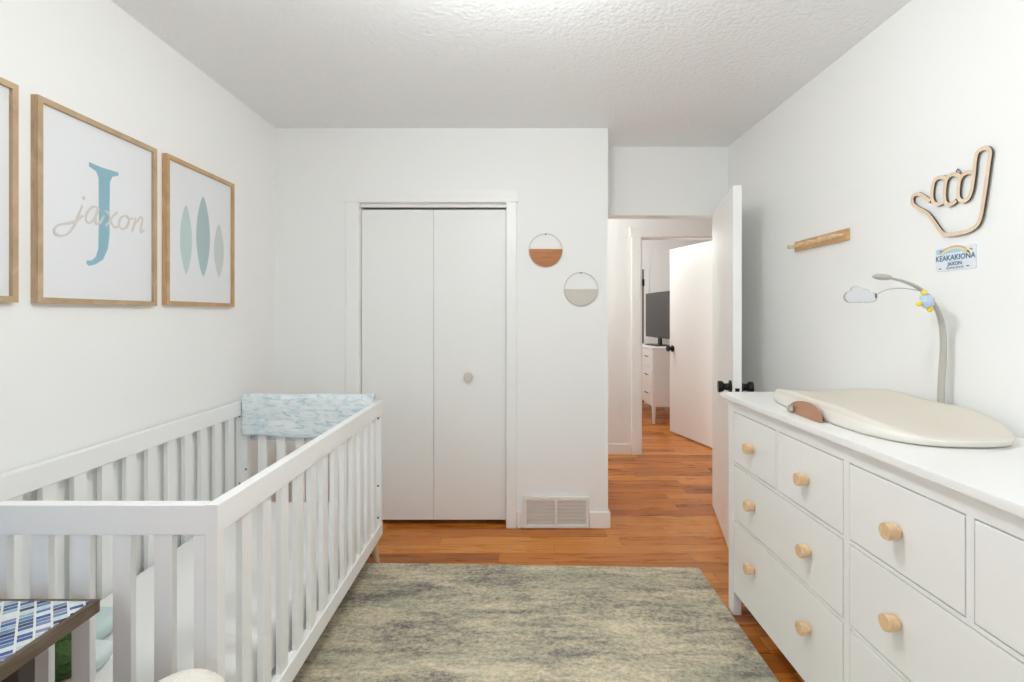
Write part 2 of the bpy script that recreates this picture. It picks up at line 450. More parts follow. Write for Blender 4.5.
# closet casing
b = BM()
box(b, CX0 - .075, CX0 + .002, YC - .016, YC, 0, CZ, .003); box(b, CX1 - .002, CX1 + .062, YC - .016, YC, 0, CZ, .003)
box(b, CX0 - .09, CX1 + .075, YC - .019, YC, CZ, CZ + .077, .003)
box(b, CX0 + .002, CX1 - .002, YC + .030, YC + .06, CZ - .022, CZ, .001)
struct('trim_1', b, M_trim)
# hall doorway casing
b = BM()
box(b, HX0 - .088, HX0, HY - .016, HY, 0, HZ, .003); box(b, HX1, HX1 + .088, HY - .016, HY, 0, HZ, .003)
box(b, HX0 - .105, HX1 + .105, HY - .02, HY, HZ, HZ + .088, .003)
box(b, HX0 - .001, HX0 + .012, HY, HY + .12, 0, HZ - .012); box(b, HX1 - .012, HX1 + .001, HY, HY + .12, 0, HZ - .012); box(b, HX0 - .001, HX1 + .001, HY, HY + .12, HZ - .012, HZ + .001)
struct('trim_2', b, M_trim)
# jamb lining of the nearer doorway
b = BM()
box(b, DX0 - .001, DX0 + .014, YA, YA + .12, 0, DZ - .014); box(b, DX1 - .004, DX1 + .001, YA, YA + .12, 0, DZ - .014); box(b, DX0 - .001, DX1 + .001, YA - .004, YA + .12, DZ - .014, DZ + .001)
struct('trim_3', b, M_trim)

# bifold closet door
d = sroot('door_1', ((CX0 + CX1) / 2, YC + .06, 0))
mid = -.525
for x0, x1 in ((CX0 + .004, mid - .001), (mid + .001, CX1 - .005)):
    p = obj('panel', box(BM(), x0, x1, YC + .045, YC + .08, .03, 1.984, .002), M_door, d)
    if x0 > -.6:
        k = BM(); lathe(k, [(0.0, 0), (.009, 0), (.009, .014), (.024, .018), (.028, .027), (.026, .034), (0, .037)], Matrix.Translation((-.305, YC + .045, .934)) @ Matrix.Rotation(PI / 2, 4, 'X'))
        obj('knob', k, M_linen, p)

def knob_prof(): return [(0, 0), (.036, 0), (.036, .009), (.020, .014), (.018, .034), (.026, .040), (.032, .048), (.032, .064), (.029, .067), (0, .067)]
def hinged(name, hx, hy, ex, ey, z0, z1, kz, th=.044, side=1):
    """slab from hinge (hx, hy) to free edge (ex, ey), thickness to the right-hand side"""
    L = math.hypot(ex - hx, ey - hy); a = math.atan2(ey - hy, ex - hx)
    r = sroot(name, (hx, hy, 0))
    M = Matrix.Translation((hx, hy, 0)) @ Matrix.Rotation(a, 4, 'Z')
    t0, t1 = (0, th) if side > 0 else (-th, 0)
    p = obj('panel', box(BM(), 0, L, t0, t1, z0, z1, .002, M=M), M_door, r)
    for s in (0, 1):
        k = BM(); q = M @ Matrix.Translation((L - .06, t1 if s else t0, kz)) @ Matrix.Rotation(-PI / 2 if s else PI / 2, 4, 'X')
        lathe(k, knob_prof(), q); obj('knob', k, M_black, p)
    obj('latch_plate', box(BM(), L, L + .0015, (t0 + t1) / 2 - .011, (t0 + t1) / 2 + .011, kz - .055, kz + .001, M=M), M_black, p)
    return r
# free edge swings towards the camera
hinged('door_2', 1.343, 3.52, 1.147, 2.72, .012, 2.008, .930)
hinged('door_3', 1.975, 4.98, 1.765, 5.785, .014, 2.055, .945)
# door in the far wall of the room across the hall
d = sroot('door_4', (1.5, 7.6, 0))
b = BM(); box(b, 1.88, 1.96, 7.584, 7.6, 0, 2.0, .003); box(b, 1.0, 1.98, 7.58, 7.6, 2.0, 2.09, .003); obj('casing', b, M_trim, d)
obj('panel', box(BM(), 1.03, 1.855, 7.585, 7.6, .01, 1.99, .002), M_door, d)
obj('jamb_gap', box(BM(), 1.857, 1.88, 7.592, 7.6, .01, 1.995), M_seam, d)
obj('hinge', box(BM(), 1.838, 1.885, 7.57, 7.586, 1.75, 1.85, .002), M_black, d)

# floor-level register on the closet wall
v = thing('wall_vent', 'white metal louvred floor-level vent set into the baseboard beside closet', 'vent', (.235, YC, 0))
b = BM(); y0, y1 = YC - .022, YC - .002
vx0, vx1, vz1 = .037, .446, .196
for q in ((vx0, vx1, vz1 - .022, vz1), (vx0, vx1, .004, .022), (vx0, vx0 + .022, .022, vz1 - .022), (vx1 - .022, vx1, .022, vz1 - .022), (.2325, .2505, .022, vz1 - .022)):
    box(b, q[0], q[1], y0, y1, q[2], q[3], .002)
obj('frame', b, M_vent, v)
obj('backing', box(BM(), vx0 + .01, vx1 - .01, YC - .004, YC - .001, .012, vz1 - .012), M_ventd, v)
for k in range(7):
    z = .022 + .152 * (k + .5) / 7
    for xa, xb in ((vx0 + .022, .2325), (.2505, vx1 - .022)):
        M = Matrix.Translation(((xa + xb) / 2, YC - .012, z)) @ Matrix.Rotation(math.radians(-68), 4, 'X')
        obj('louvre', box(BM(), -(xb - xa) / 2, (xb - xa) / 2, -.0115, .0115, -.0012, .0012, M=M), M_vent, v)

# ------------------------------------------------------------------ pictures on the left wall
def left(u, v, d): return Vector((XL + d, u, v))
def right(u, v, d): return Vector((XR - d, u, v))
def onprint(u, v, d): return left(u * 1.0052, 1.32 + (v - 1.32) * 1.0052, d)
def picture(y0, y1, z0, z1, fm, label, art):
    r = thing('framed_picture', label, 'picture', (XL, (y0 + y1) / 2, z0), 'framed prints on the left wall')
    b = BM(); fw, dp = .018, .023
    def bar(pts):
        prism(b, pts, .0, dp, left)
    i0, i1, k0, k1 = y0 + fw, y1 - fw, z0 + fw, z1 - fw
    bar([(y0, z0), (y1, z0), (i1, k0), (i0, k0)]); bar([(y0, z1), (i0, k1), (i1, k1), (y1, z1)])
    bar([(y0, z0), (i0, k0), (i0, k1), (y0, z1)]); bar([(y1, z0), (y1, z1), (i1, k1), (i1, k0)])
    obj('frame', b, fm, r)
    b = BM(); prism(b, [(i0 - .004, k0 - .004), (i1 + .004, k0 - .004), (i1 + .004, k1 + .004), (i0 - .004, k1 + .004)], .004, .012, left, 0)
    art(b); obj('print', b, [M_paper, M_blue, M_script, M_b1, M_b2, M_b3], r, smooth=False)
    b = BM(); prism(b, [(i0, k0), (i1, k0), (i1, k1), (i0, k1)], .0165, .018, left)
    obj('glazing', b, M_glaze, r)
def art_plain(b): pass
def art_J(b):
    J = [(1.769, 1.8486), (1.8243, 1.8454), (1.8984, 1.8484), (1.8984, 1.8364), (1.8716, 1.8256), (1.8600, 1.8047), (1.8575, 1.711), (1.8575, 1.6073), (1.8498, 1.558), (1.8285, 1.5178), (1.7954, 1.4975), (1.769, 1.4897), (1.7588, 1.4965), (1.7600, 1.5074), (1.7793, 1.5092), (1.7978, 1.5245), (1.8080, 1.5528), (1.8101, 1.6068), (1.8101, 1.7013), (1.8095, 1.8050), (1.8001, 1.8240), (1.769, 1.8341)]
    prism(b, J, .0118, .0126, onprint, 1)
    prism(b, ellipse(1.7475, 1.7192, .0065, .0065, 14), .0122, .0132, onprint, 2)
    for pts in ([(1.7418, 1.6933), (1.7289, 1.6615), (1.714, 1.6267), (1.6885, 1.5907), (1.6602, 1.5769), (1.6397, 1.5798), (1.6363, 1.5945), (1.6533, 1.6109), (1.6849, 1.6215), (1.7177, 1.6357), (1.7441, 1.658)],
                [(1.8036, 1.6984), (1.7833, 1.6968), (1.7612, 1.6712), (1.7557, 1.6453), (1.7714, 1.6389), (1.793, 1.6608), (1.8093, 1.6976), (1.7978, 1.6651), (1.7978, 1.6417), (1.8159, 1.6497), (1.8327, 1.6752)],
                [(1.8369, 1.6945), (1.8541, 1.6863), (1.8628, 1.6602), (1.8804, 1.6425), (1.8984, 1.6491)],
                [(1.8957, 1.7015), (1.8716, 1.6793), (1.8498, 1.651), (1.8369, 1.6398)],
                [(1.9355, 1.6951), (1.9121, 1.6835), (1.9012, 1.6552), (1.9168, 1.6416), (1.9421, 1.6566), (1.9497, 1.6834), (1.9355, 1.6951), (1.9545, 1.6865), (1.971, 1.6925)],
                [(1.9838, 1.6971), (1.9769, 1.67), (1.9671, 1.6405), (1.9838, 1.675), (2.0089, 1.7019), (2.0212, 1.699), (2.014, 1.6691), (2.0109, 1.6446), (2.0295, 1.6567)]):
        ribbon(b, pts, .0080, .0122, .0132, onprint, 2, rise=.0012, wf=lambda t: .75 + .45 * math.sin(PI * 3 * t) ** 2)
def art_boards(b):
    for c, z0, z1, w_, mi in ((2.288, 1.500, 1.813, .082, 3), (2.413, 1.500, 1.880, .105, 4), (2.540, 1.505, 1.772, .083, 5)):
        pts = []; n = 20
        prof = lambda t: (math.sin(PI * t) ** .72)
        for i in range(n + 1): t = i / n; pts.append((c + w_ / 2 * prof(t), z0 + (z1 - z0) * t))
        for i in range(n - 1, 0, -1): t = i / n; pts.append((c - w_ / 2 * prof(t), z0 + (z1 - z0) * t))
        prism(b, pts, .0118, .0126, onprint, mi)
picture(.993, 1.516, 1.357, 2.0, M_frame, 'oak framed white print cut by the left edge of the photo', art_plain)
picture(1.577, 2.100, 1.357, 2.0, M_frame, 'oak framed print with a large blue letter J and script name', art_J)
picture(2.159, 2.675, 1.362, 2.003, M_frame2, 'oak framed print of three pale green surfboards nearest the corner', art_boards)

# ------------------------------------------------------------------ hoops on the closet wall
def hoop(cx, cz, r, m, label, dark):
    y = YC - .007
    t = thing('hoop_hanging', label, 'wall hanging', (cx, YC, cz - r), 'round hoop wall hangings')
    b = BM(); tube(b, [(cx + r * math.cos(2 * PI * k / 64), y, cz + r * math.sin(2 * PI * k / 64)) for k in range(64)],   .0019, 8, closed=True)
    obj('ring', b, M_wire, t)
    b = BM(); prism(b, ellipse(cx, cz, r - .0015, r - (.0005 if dark else .003), 40, PI - (.07 if dark else 0), 2 * PI + (.07 if dark else 0), False), YC - .012, YC - .003, lambda u, v, d: Vector((u, d, v)))
    obj('half_disc', b, m, t)
    b = BM(); lathe(b, [(0, 0), (.004, 0), (.004, .012), (0, .013)], Matrix.Translation((cx, YC, cz + r - .003)) @ Matrix.Rotation(PI / 2, 4, 'X'), 12)
    obj('nail', b, M_bolt, t)
hoop(.178, 1.721, .103, M_brown, 'round wire hoop with a brown wooden lower half on closet wall', True)
hoop(.397, 1.480, .104, M_linen, 'round wire hoop with a pale linen lower half near the wall corner', False)

# ------------------------------------------------------------------ crib
cx0, cx1, cy0, cy1, ct = -1.484, -.718, 1.228, 2.737, .864
crib = thing('crib', 'white slatted baby crib with tapered wooden legs along the left wall', 'crib', ((cx0 + cx1) / 2, (cy0 + cy1) / 2, 0))
rt, rh = .031, .073
zb0, zb1 = .147, .213
def rail(b, ax, p0, p1, q0, q1, z0, z1, r=.003):
    """bar with eased long edges and square ends; ax 'y' runs p along Y with q across X, ax 'x' the other way round"""
    pr = []
    for cx_, cz_, s in ((q1 - r, z1 - r, 0), (q0 + r, z1 - r, 90), (q0 + r, z0 + r, 180), (q1 - r, z0 + r, 270)):
        for k in range(4):
            a = math.radians(s + 30 * k); pr.append((cx_ + r * math.cos(a), cz_ + r * math.sin(a)))
    prism(b, pr, p0, p1, (lambda u, v, d: Vector((u, d, v))) if ax == 'y' else (lambda u, v, d: Vector((d, u, v))))
def side(x0, x1):
    b = BM()
    rail(b, 'y', cy0, cy1, x0, x1, ct - rh, ct); rail(b, 'y', cy0, cy1, x0, x1, zb0, zb1)
    xm = (x0 + x1) / 2
    for a in (cy0, cy1 - .034):
        box(b, x0 + .0008, x1 - .0008, a + .0008, a + .033, zb1, ct - rh)
    p = obj('side_panel', b, M_white, crib)
    for i in range(12):
        ya = 1.350 + .1128 * i
        obj('slat', box(BM(), xm - .009, xm + .009, ya, ya + .049, zb1 - .004, ct - rh + .004, .0015), M_white, p)
    return p
def end(y0, y1):
    b = BM(); xa, xb = cx0 + rt, cx1 - rt
    rail(b, 'x', xa, xb, y0, y1, ct - rh, ct); rail(b, 'x', xa, xb, y0, y1, zb0, zb1)
    for a in (xa, xb - .027):
        box(b, a, a + .027, y0 + .0008, y1 - .0008, zb1, ct - rh)
    p = obj('end_panel', b, M_white, crib)
    ym = (y0 + y1) / 2
    for i in range(6):
        xc = -.8535 - .0995 * i
        obj('slat', box(BM(), xc - .0222, xc + .0222, ym - .009, ym + .009, zb1 - .004, ct - rh + .004, .0015), M_white, p)
    return p
sr = side(cx1 - rt, cx1); sl = side(cx0, cx0 + rt)
end(cy0, cy0 + rt); ep = end(cy1 - rt, cy1)
for x, z, yf, par in ((cx1 - .015, .775, cy1 - .034, sr), (cx1 - .015, .418, cy1 - .034, sr), (cx1 - .015, .25, cy1 - .034, sr), (cx0 + .020, .785, cy1 - .034, sl), (cx0 + .020, .43, cy1 - .034, sl), (cx0 + rt + .020, .505, cy1 - rt + .0008, ep)):
    k = BM(); lathe(k, [(0, 0), (.0055, 0), (.0055, .002), (0, .0025)], Matrix.Translation((x, yf + .0008, z)) @ Matrix.Rotation(PI / 2, 4, 'X'), 12)
    obj('bolt', k, M_bolt, par)
obj('base_board', box(BM(), cx0 + rt, cx1 - rt, cy0 + rt, cy1 - rt, .185, .205), M_white, crib)
for sx, sy in ((1, 1), (1, -1), (-1, 1), (-1, -1)):
    x = cx1 - .040 if sx > 0 else cx0 + .040; y = cy1 - .045 if sy > 0 else cy0 + .045
    zf = 0 if sy > 0 else .0105
    if sy < 0 and sx < 0: zf = 0
    k = BM(); tube(k, [(x, y, .16), (x + sx * .006, y + sy * .012, .08), (x + sx * .015, y + sy * .032, zf)], [.022, .018, .012], 16)
    obj('leg', k, M_leg, crib)
b = BM(); box(b, cx0 + rt + .006, cx1 - rt - .006, cy0 + rt + .006, cy1 - rt - .006, .205, .340, .028, seg=5)
tag(obj('crib_mattress', b, M_sheet, loc=((cx0 + cx1) / 2, (cy0 + cy1) / 2, .205)), 'crib mattress under a smooth white fitted sheet inside the crib', 'mattress')

# blanket folded over the far end rail
def blanket():
    b = BM(); path = []
    yi, yo = cy1 - rt - .011, cy1 + .011
    for k in range(10): path.append((yi - .006 * math.sin(k * .9) * (1 - k / 10), .680 + (ct - .680) * k / 10))
    for k in range(9):
        a = PI - PI * k / 8; path.append(((yi + yo) / 2 + (yo - yi) / 2 * math.cos(a), ct + .012 + .022 * math.sin(a)))
    for k in range(1, 11): path.append((yo + .003, ct - (ct - .645) * k / 10))
    N = 48; x0, x1 = cx0 + rt + .004, cx1 - rt - .004; g = []
    for i in range(N + 1):
        t = i / N; row = []
        for j, (y, z) in enumerate(path):
            wav = .0035 * math.sin(t * 19 + j * .35) + .0025 * math.sin(t * 41 + 1 - j * .5)
            hang = .008 * math.sin(t * 9 + .6) * max(0, (9 - j) / 9) if j < 10 else 0
            sgn = -1 if j < 14 else 1
            row.append(b.verts.new((x0 + (x1 - x0) * t, y + sgn * abs(wav), z + hang + (.003 * math.sin(t * 13) if 9 < j < 19 else 0))))
        g.append(row)
    for i in range(N):
        for j in range(len(path) - 1): b.faces.new((g[i][j], g[i + 1][j], g[i + 1][j + 1], g[i][j + 1]))
    o = obj('blanket', b, M_blanket, loc=((x0 + x1) / 2, cy1, ct), angle=80)
    m = o.modifiers.new('thick', 'SOLIDIFY'); m.thickness = .007; m.offset = 0
    s = o.modifiers.new('sub', 'SUBSURF'); s.levels = s.render_levels = 1
    tag(o, 'pale blue and white patterned blanket folded over the far crib rail', 'blanket')
blanket()

# soft things at the near end of the crib
b = BM(); cushion(b, -1.445, -1.225, 1.475, 1.62, .342, .412)
tag(obj('pillow', b, M_aqua, loc=(-1.3, 1.55, .342), angle=80), 'pale aqua pillow at the near end of the crib behind the slats', 'pillow', 'pillows in the crib')
b = BM(); cushion(b, -1.36, -1.135, 1.372, 1.468, .342, .402)
tag(obj('pillow', b, M_pale, loc=(-1.25, 1.42, .342), angle=80), 'smaller whitish pillow in front of the pale aqua pillow in crib', 'pillow', 'pillows in the crib')
toy = thing('plush_toy', 'dark green fuzzy plush toy in the crib by the tiled table', 'soft toy', (-1.17, 1.31, .343))

# ------------------------------------------------------------------ rug
def rug():
    b = BM(); n = 60
    x0, x1, y0, y1 = -1.08, .93, .25, 2.667
    prism(b, [(-1.08, .25), (.925, .25), (.944, 2.657), (-1.08, 2.716)], .0005, .011, lambda u, v, d: Vector((u, v, d)))
    bmesh.ops.bevel(b, geom=b.edges[:], offset=.003, segments=2, affect='EDGES')
    return tag(obj('rug', b, M_rug, loc=(0, 1.5, 0)), 'distressed beige, green and grey area rug on the oak floor', 'rug')
rug()

# ------------------------------------------------------------------ dresser
dz = .970; fx = .951
dr = thing('dresser', 'long white eight-drawer dresser with round wooden knobs on right wall', 'dresser', (1.19, 1.48, 0))
Y0, Y1 = .64, 2.304
b = BM(); box(b, .928, 1.438, Y0 - .022, 2.338, dz - .024, dz, .004); obj('top', b, M_dress, dr)
for y in (Y1 - .054, Y0):
    for xx in (fx, 1.378):
        b = BM(); box(b, xx, xx + .036, y, y + .054, 0.0, dz - .024, .003); obj('leg', b, M_dress, dr)
cols = [(2.2465, 1.8815), (1.8625, 1.4945), (1.4635, 1.0875), (1.0635, .6975)]
b = BM()
ya, yb = Y0 + .054, Y1 - .054
box(b, fx + .020, 1.405, ya, yb, .112, dz - .024)                     # inner case
box(b, fx + .003, 1.405, Y0 + .004, Y0 + .05, .16, dz - .024); box(b, fx + .003, 1.405, Y1 - .05, Y1 - .004, .16, dz - .024)
box(b, fx + .001, fx + .02, ya, yb, .8975, dz - .024)                   # top rail
box(b, fx + .002, fx + .02, ya, yb, .6655, .6765); box(b, fx + .002, fx + .02, ya, yb, .422, .4325)
box(b, fx + .0012, fx + .02, 1.466, 1.492, .112, .8975)                  # centre stile
box(b, fx + .001, fx + .02, 1.865, 1.879, .6765, .8975); box(b, fx + .001, fx + .02, 1.066, 1.085, .6765, .8975)
obj('case', b, M_dress, dr)
def knob(y, z, par):
    k = BM(); lathe(k, [(0, 0), (.011, 0), (.010, .006), (.0185, .007), (.0215, .032), (.0205, .036), (0, .0362)], Matrix.Translation((fx, y, z)) @ Matrix.Rotation(-PI / 2, 4, 'Y'), 24)
    obj('knob', k, M_knobw, par)
def drawer(y0, y1, z0, z1, ks, kz):
    p = obj('drawer', box(BM(), fx - .0005, fx + .019, y0, y1, z0, z1, .002), M_dress, dr)
    for k in ks: knob(k, kz, p)
for y1_, y0_ in cols: drawer(y0_, y1_, .680, .894, [(y0_ + y1_) / 2], .781)
for (a, c_), ks in (((1.4955, 2.2465), (2.055, 1.665)), ((.6975, 1.4630), (1.277, .875))):
    drawer(a, c_, .436, .662, ks, .553); drawer(a, c_, .108, .4185, ks, .300)

# changing pad: contoured peanut pad with raised long sides
def pad():
    t = thing('changing_pad', 'cream contoured baby changing pad on top of the white dresser', 'changing pad', (1.2, 1.74, dz))
    b = BM(); n, m = 64, 16
    def outline(a):
        c, s = math.cos(a), math.sin(a)
        e = 2 / 2.9
        u = math.copysign(abs(s) ** e, s)
        wid = .218 * (1 - .10 * math.exp(-(u * 1.7) ** 2) )
        return (math.copysign(abs(c) ** e, c) * wid, u * .424)
    rings = []
    # layers: (scale, height rule)
    def rimh(x, y):
        v = abs(x) / .205; u = y / .418
        side = .026 + .044 * min(1, v) ** 2.0
        endf = .030 * max(0, abs(u) - .55) ** 1.0
        h = side * (1 - max(0, abs(u) - .35) * .45)
        return max(.024, h + .012 * max(0, u))
    lay = [(.955, 'b'), (.985, .004), (1.0, .016), (.992, .6), (.97, .92), (.94, 1.0), (.88, 1.0), (.8, 1.0), (.7, 1.0), (.58, 1.0), (.45, 1.0), (.3, 1.0), (.15, 1.0)]
    for s, hh in lay:
        R = []
        for k in range(n):
            x, y = outline(2 * PI * k / n); px, py = x * s, y * s
            if hh == 'b': z = 0
            elif hh < .1: z = hh
            else:
                z = rimh(px, py) * hh if s <= .97 else .016 + (rimh(x * .97, y * .97) * .92 - .016) * .62
                z = max(z, .014)
            R.append(b.verts.new((1.206 + px, 1.752 + py, dz + .001 + z)))
        rings.append(R)
    for i, (p, q) in enumerate(zip(rings, rings[1:])):
        for k in range(n):
            f = b.faces.new((p[k], p[(k + 1) % n], q[(k + 1) % n], q[k])); f.material_index = 1 if i < 3 else 0
    b.faces.new(rings[-1]); b.faces.new(rings[0][::-1])
    M = Matrix.Translation((1.2, 1.745, 0)) @ Matrix.Rotation(math.radians(-2), 4, 'Z') @ Matrix.Translation((-1.2, -1.745, 0))
    b.transform(M)
    obj('cushion', b, [M_pad, M_padrim], t, angle=70)
    # tan half-round tab standing on the front side
    b = BM()
    prism(b, ellipse(1.765, dz + .002, .112, .048, 28, 0, PI, False), 0, .006, lambda u, v, d: Vector((.986 - d + .30 * max(0, v - dz - .006) + .12 * max(0, u - 1.8), u, v)))
    p = obj('side_tab', b, M_tan, t)
    b = BM(); box(b, .976, .984, 1.818, 1.848, dz + .008, dz + .028, .003); obj('buckle', b, M_silver, p)
pad()

# ------------------------------------------------------------------ curved arm with lamp head, wire and cloud mirror
def arm():
    t = thing('mobile_arm', 'slim grey curved arm with lamp head and cloud mirror behind changing pad', 'lamp', (1.418, 1.715, dz))
    yy = 1.70
    pts = cat_rom([(1.409, yy + .004, dz + .001), (1.413, yy + .004, 1.10), (1.416, yy, 1.22), (1.407, yy, 1.305), (1.378, yy, 1.365), (1.335, yy, 1.408), (1.282, yy, 1.432), (1.232, yy, 1.444)], 8)
    N = len(pts); rs = [.0118 - .007 * max(0, (i / (N - 1) - .25) / .75) for i in range(N)]
    obj('post', tube(BM(), pts, rs, 16, flat=(1, .75)), M_arm, t)
    obj('base', box(BM(), 1.398, 1.4385, yy - .022, yy + .045, dz + .0006, dz + .03, .006), M_arm, t)
    M = Matrix.Translation((1.213, yy, 1.446)) @ Matrix.Rotation(math.radians(5), 4, 'Y')
    b = BM(); blob(b, (0, 0, 0), (.033, .017, .0105)); b.transform(M)
    obj('lamp_head', b, M_arm, t)
    wp = cat_rom([(1.345, yy - .006, 1.398), (1.27, yy - .012, 1.408), (1.22, yy - .010, 1.403), (1.187, yy - .004, 1.386)], 8)
    obj('wire', tube(BM(), wp, .0016, 8), M_arm, t)
    # cloud: union outline of lobes, facing the room's near end
    cxm, czm, ym = 1.137, 1.386, yy - .006
    pts = []
    lob = [(-.034, -.006, .018), (-.012, .010, .019), (.012, .002, .018), (.036, -.007, .015)]
    for k in range(96):
        a = 2 * PI * k / 96; dx, dy = math.cos(a), math.sin(a); best = .006
        for lx, lz, lr in lob + [(0, -.008, .016), (-.02, -.010, .015), (.02, -.010, .015)]:
            p = lx * dx + lz * dy; q = lr * lr - (lx * lx + lz * lz - p * p)
            if q > 0: best = max(best, p + math.sqrt(q))
        z = best * dy
        pts.append((best * dx, max(z, -.0235)))
    Mr = Matrix.Translation((cxm, ym, czm)) @ Matrix.Rotation(math.radians(-4), 4, 'X')
    b = BM(); prism(b, [(u * 1.06, v * 1.06) for u, v in pts], 0, .005, lambda u, v, d: Vector((u, d, v)), 0); b.transform(Mr)
    p = obj('mirror_back', b, M_arm, t)
    b = BM(); prism(b, pts, -.001, .0005, lambda u, v, d: Vector((u, d, v)), 0); b.transform(Mr)
    obj('mirror_face', b, M_mirror, p, smooth=False)
    b = BM(); blob(b, (cxm + .050, ym + .003, czm - .004), (.006, .006, .011)); obj('mount', b, M_bolt, p)
arm()
def hangtoy():
    c = Vector((1.335, 1.668, 1.366))
    t = thing('hanging_toy', 'small pale blue plush toy with yellow bobbles hanging from grey arm', 'soft toy', c)
    b = BM(); blob(b, c, (.019, .015, .021), f=lambda p: 1 + .06 * math.sin(6 * math.atan2(p.z, p.x)))
    for a in (20, 80, 140, 200, 260, 320): blob(b, c + Vector((.015 * math.cos(math.radians(a)), 0, .015 * math.sin(math.radians(a)))), (.010, .010, .010), (14, 10))
    obj('body', b, M_pblue, t)
    for a in (112, 200, 285):
        k = BM(); blob(k, c + Vector((.029 * math.cos(math.radians(a)), -.003, .029 * math.sin(math.radians(a)))), (.0085, .0085, .0085), (16, 10)); obj('bobble', k, M_yel, t)
    obj('loop', tube(BM(), [c + Vector((-.004, 0, .024)), c + Vector((-.002, .012, .034)), c + Vector((.004, .03, .030))], .0015, 8), M_arm, t)
hangtoy()

# ------------------------------------------------------------------ things on the right wall
def shaka():
    t = thing('hand_sign', 'cut-out plywood outline of a shaka hand on the right wall', 'wall sign', (XR, 1.70, 1.58), None)
    outer = [(1.7749, 1.7159), (1.8047, 1.7387), (1.8287, 1.7535), (1.8497, 1.753), (1.8568, 1.7381), (1.8497, 1.7189), (1.8252, 1.7), (1.788, 1.6752), (1.7587, 1.6406), (1.7321, 1.6048), (1.7149, 1.5918), (1.6909, 1.5874), (1.656, 1.5859), (1.6226, 1.5887), (1.5957, 1.6), (1.5827, 1.6212), (1.5749, 1.6549), (1.5647, 1.7133), (1.5546, 1.7802), (1.5496, 1.811), (1.5546, 1.8255), (1.5672, 1.8329), (1.5827, 1.8328), (1.5947, 1.8243), (1.601, 1.7987), (1.6053, 1.7617), (1.6107, 1.7296), (1.615, 1.7115), (1.6237, 1.6933), (1.6391, 1.6866), (1.6532, 1.6912), (1.6617, 1.7055), (1.6617, 1.7327), (1.656, 1.7584), (1.6447, 1.7711), (1.6281, 1.7749), (1.6090, 1.7720)]
    f2 = [(1.656, 1.7698), (1.6675, 1.7788), (1.6849, 1.7837), (1.704, 1.7777), (1.7131, 1.7557), (1.7161, 1.7207), (1.7119, 1.6983), (1.6998, 1.6875), (1.6849, 1.6873), (1.6700, 1.6950)]
    f1 = [(1.7080, 1.7746), (1.7241, 1.7852), (1.7428, 1.7882), (1.7587, 1.7804), (1.767, 1.7536), (1.7683, 1.7276), (1.7619, 1.7094), (1.7459, 1.6986), (1.7284, 1.6999), (1.7150, 1.7030)]
    b = BM()
    onwall = lambda u, v, d: right(u * 1.0045 + .005, 1.32 + (v - 1.32) * 1.0045, d)
    for i, q in enumerate((outer, f2, f1)): ribbon(b, q, .0132, .006, .0115 - .0002 * i, onwall, 0, 1, 5)
    obj('outline', b, [M_ply, M_burn], t, angle=50)
    obj('hanger', tube(BM(), cat_rom([right(1.667, 1.782, .006), right(1.676, 1.794, .006), right(1.683, 1.799, .006), right(1.69, 1.786, .006)], 5), .0016, 8), M_bolt, t)
shaka()

def font(txt, size, cond=1.0, bold=0.0, serif=False):
    cu = bpy.data.curves.new('t', 'FONT'); cu.body = txt; cu.size = size; cu.align_x = 'CENTER'; cu.offset = bold; cu.resolution_u = 2
    o = bpy.data.objects.new('t', cu); C.objects.link(o)
    dg = bpy.context.evaluated_depsgraph_get(); me = bpy.data.meshes.new_from_object(o.evaluated_get(dg))
    t = bmesh.new(); t.from_mesh(me)
    bpy.data.objects.remove(o); bpy.data.curves.remove(cu); bpy.data.meshes.remove(me)
    for v in t.verts: v.co.x *= cond
    return t

def plate():
    y0, y1, z0, z1 = 1.617, 1.774, 1.469, 1.547
    yc = (y0 + y1) / 2
    t = thing('name_plate', 'small rainbow licence plate with a name below the hand sign', 'sign', (XR, yc, z0))
    def rr(a0, a1, b0, b1, r):
        o = []
        for cx_, cy_, s in ((a1 - r, b1 - r, 0), (a0 + r, b1 - r, 90), (a0 + r, b0 + r, 180), (a1 - r, b0 + r, 270)):
            for k in range(6):
                a = math.radians(s + 18 * k); o.append((cx_ + r * math.cos(a), cy_ + r * math.sin(a)))
        return o
    b = BM(); prism(b, rr(y0, y1, z0, z1, .009), .0, .004, right)
    p = obj('panel', b, M_plate, t)
    b = BM()
    prism(b, rr(y0 + .055, y1 - .004, z1 - .020, z1 - .003, .005), .0038, .0041, right, 0)
    for k in range(4):
        r = .072 - .0045 * k
        ribbon(b, [(yc + .004 + r * 1.0 * math.cos(math.radians(a)), z0 + .025 + r * .75 * math.sin(math.radians(a))) for a in range(38, 148, 9)], .0048, .0038, .0043 + .0001 * k, right, 1 + k)
    for (u, v) in ((y0 + .018, z1 - .016), (y1 - .024, z1 - .010), (y0 + .03, z0 + .010), (y1 - .02, z0 + .008)):
        prism(b, ellipse(u, v, .006, .0022, 12), .0038, .0046, right, 5)
    # palm / flower accent near the plate's right end
    for a in range(0, 360, 60):
        ribbon(b, [(y0 + .027, z0 + .055), (y0 + .027 + .016 * math.cos(math.radians(a)), z0 + .055 + .019 * math.sin(math.radians(a)))], .005, .0038, .0044, right, 3, n=1)
    obj('emblem', b, [M_sky] + M_rb + [M_txt], p, smooth=False)
    b = BM()
    # text reads towards +X of the letter = decreasing Y on this wall
    def put(txt, size, z, cond, bold):
        tm = font(txt, size, cond, bold)
        for v in tm.verts: v.co = right(yc - v.co.x, z + v.co.y, .0050)
        merge(b, tm)
    put('KEAKAKIONA', .026, z0 + .034, .93, .0005); put('JAXON', .017, z0 + .0165, 1.0, .0004); put('ALOHA STATE', .0095, z0 + .005, 1.1, .0002)
    obj('lettering', b, M_txt, p, smooth=False)
plate()

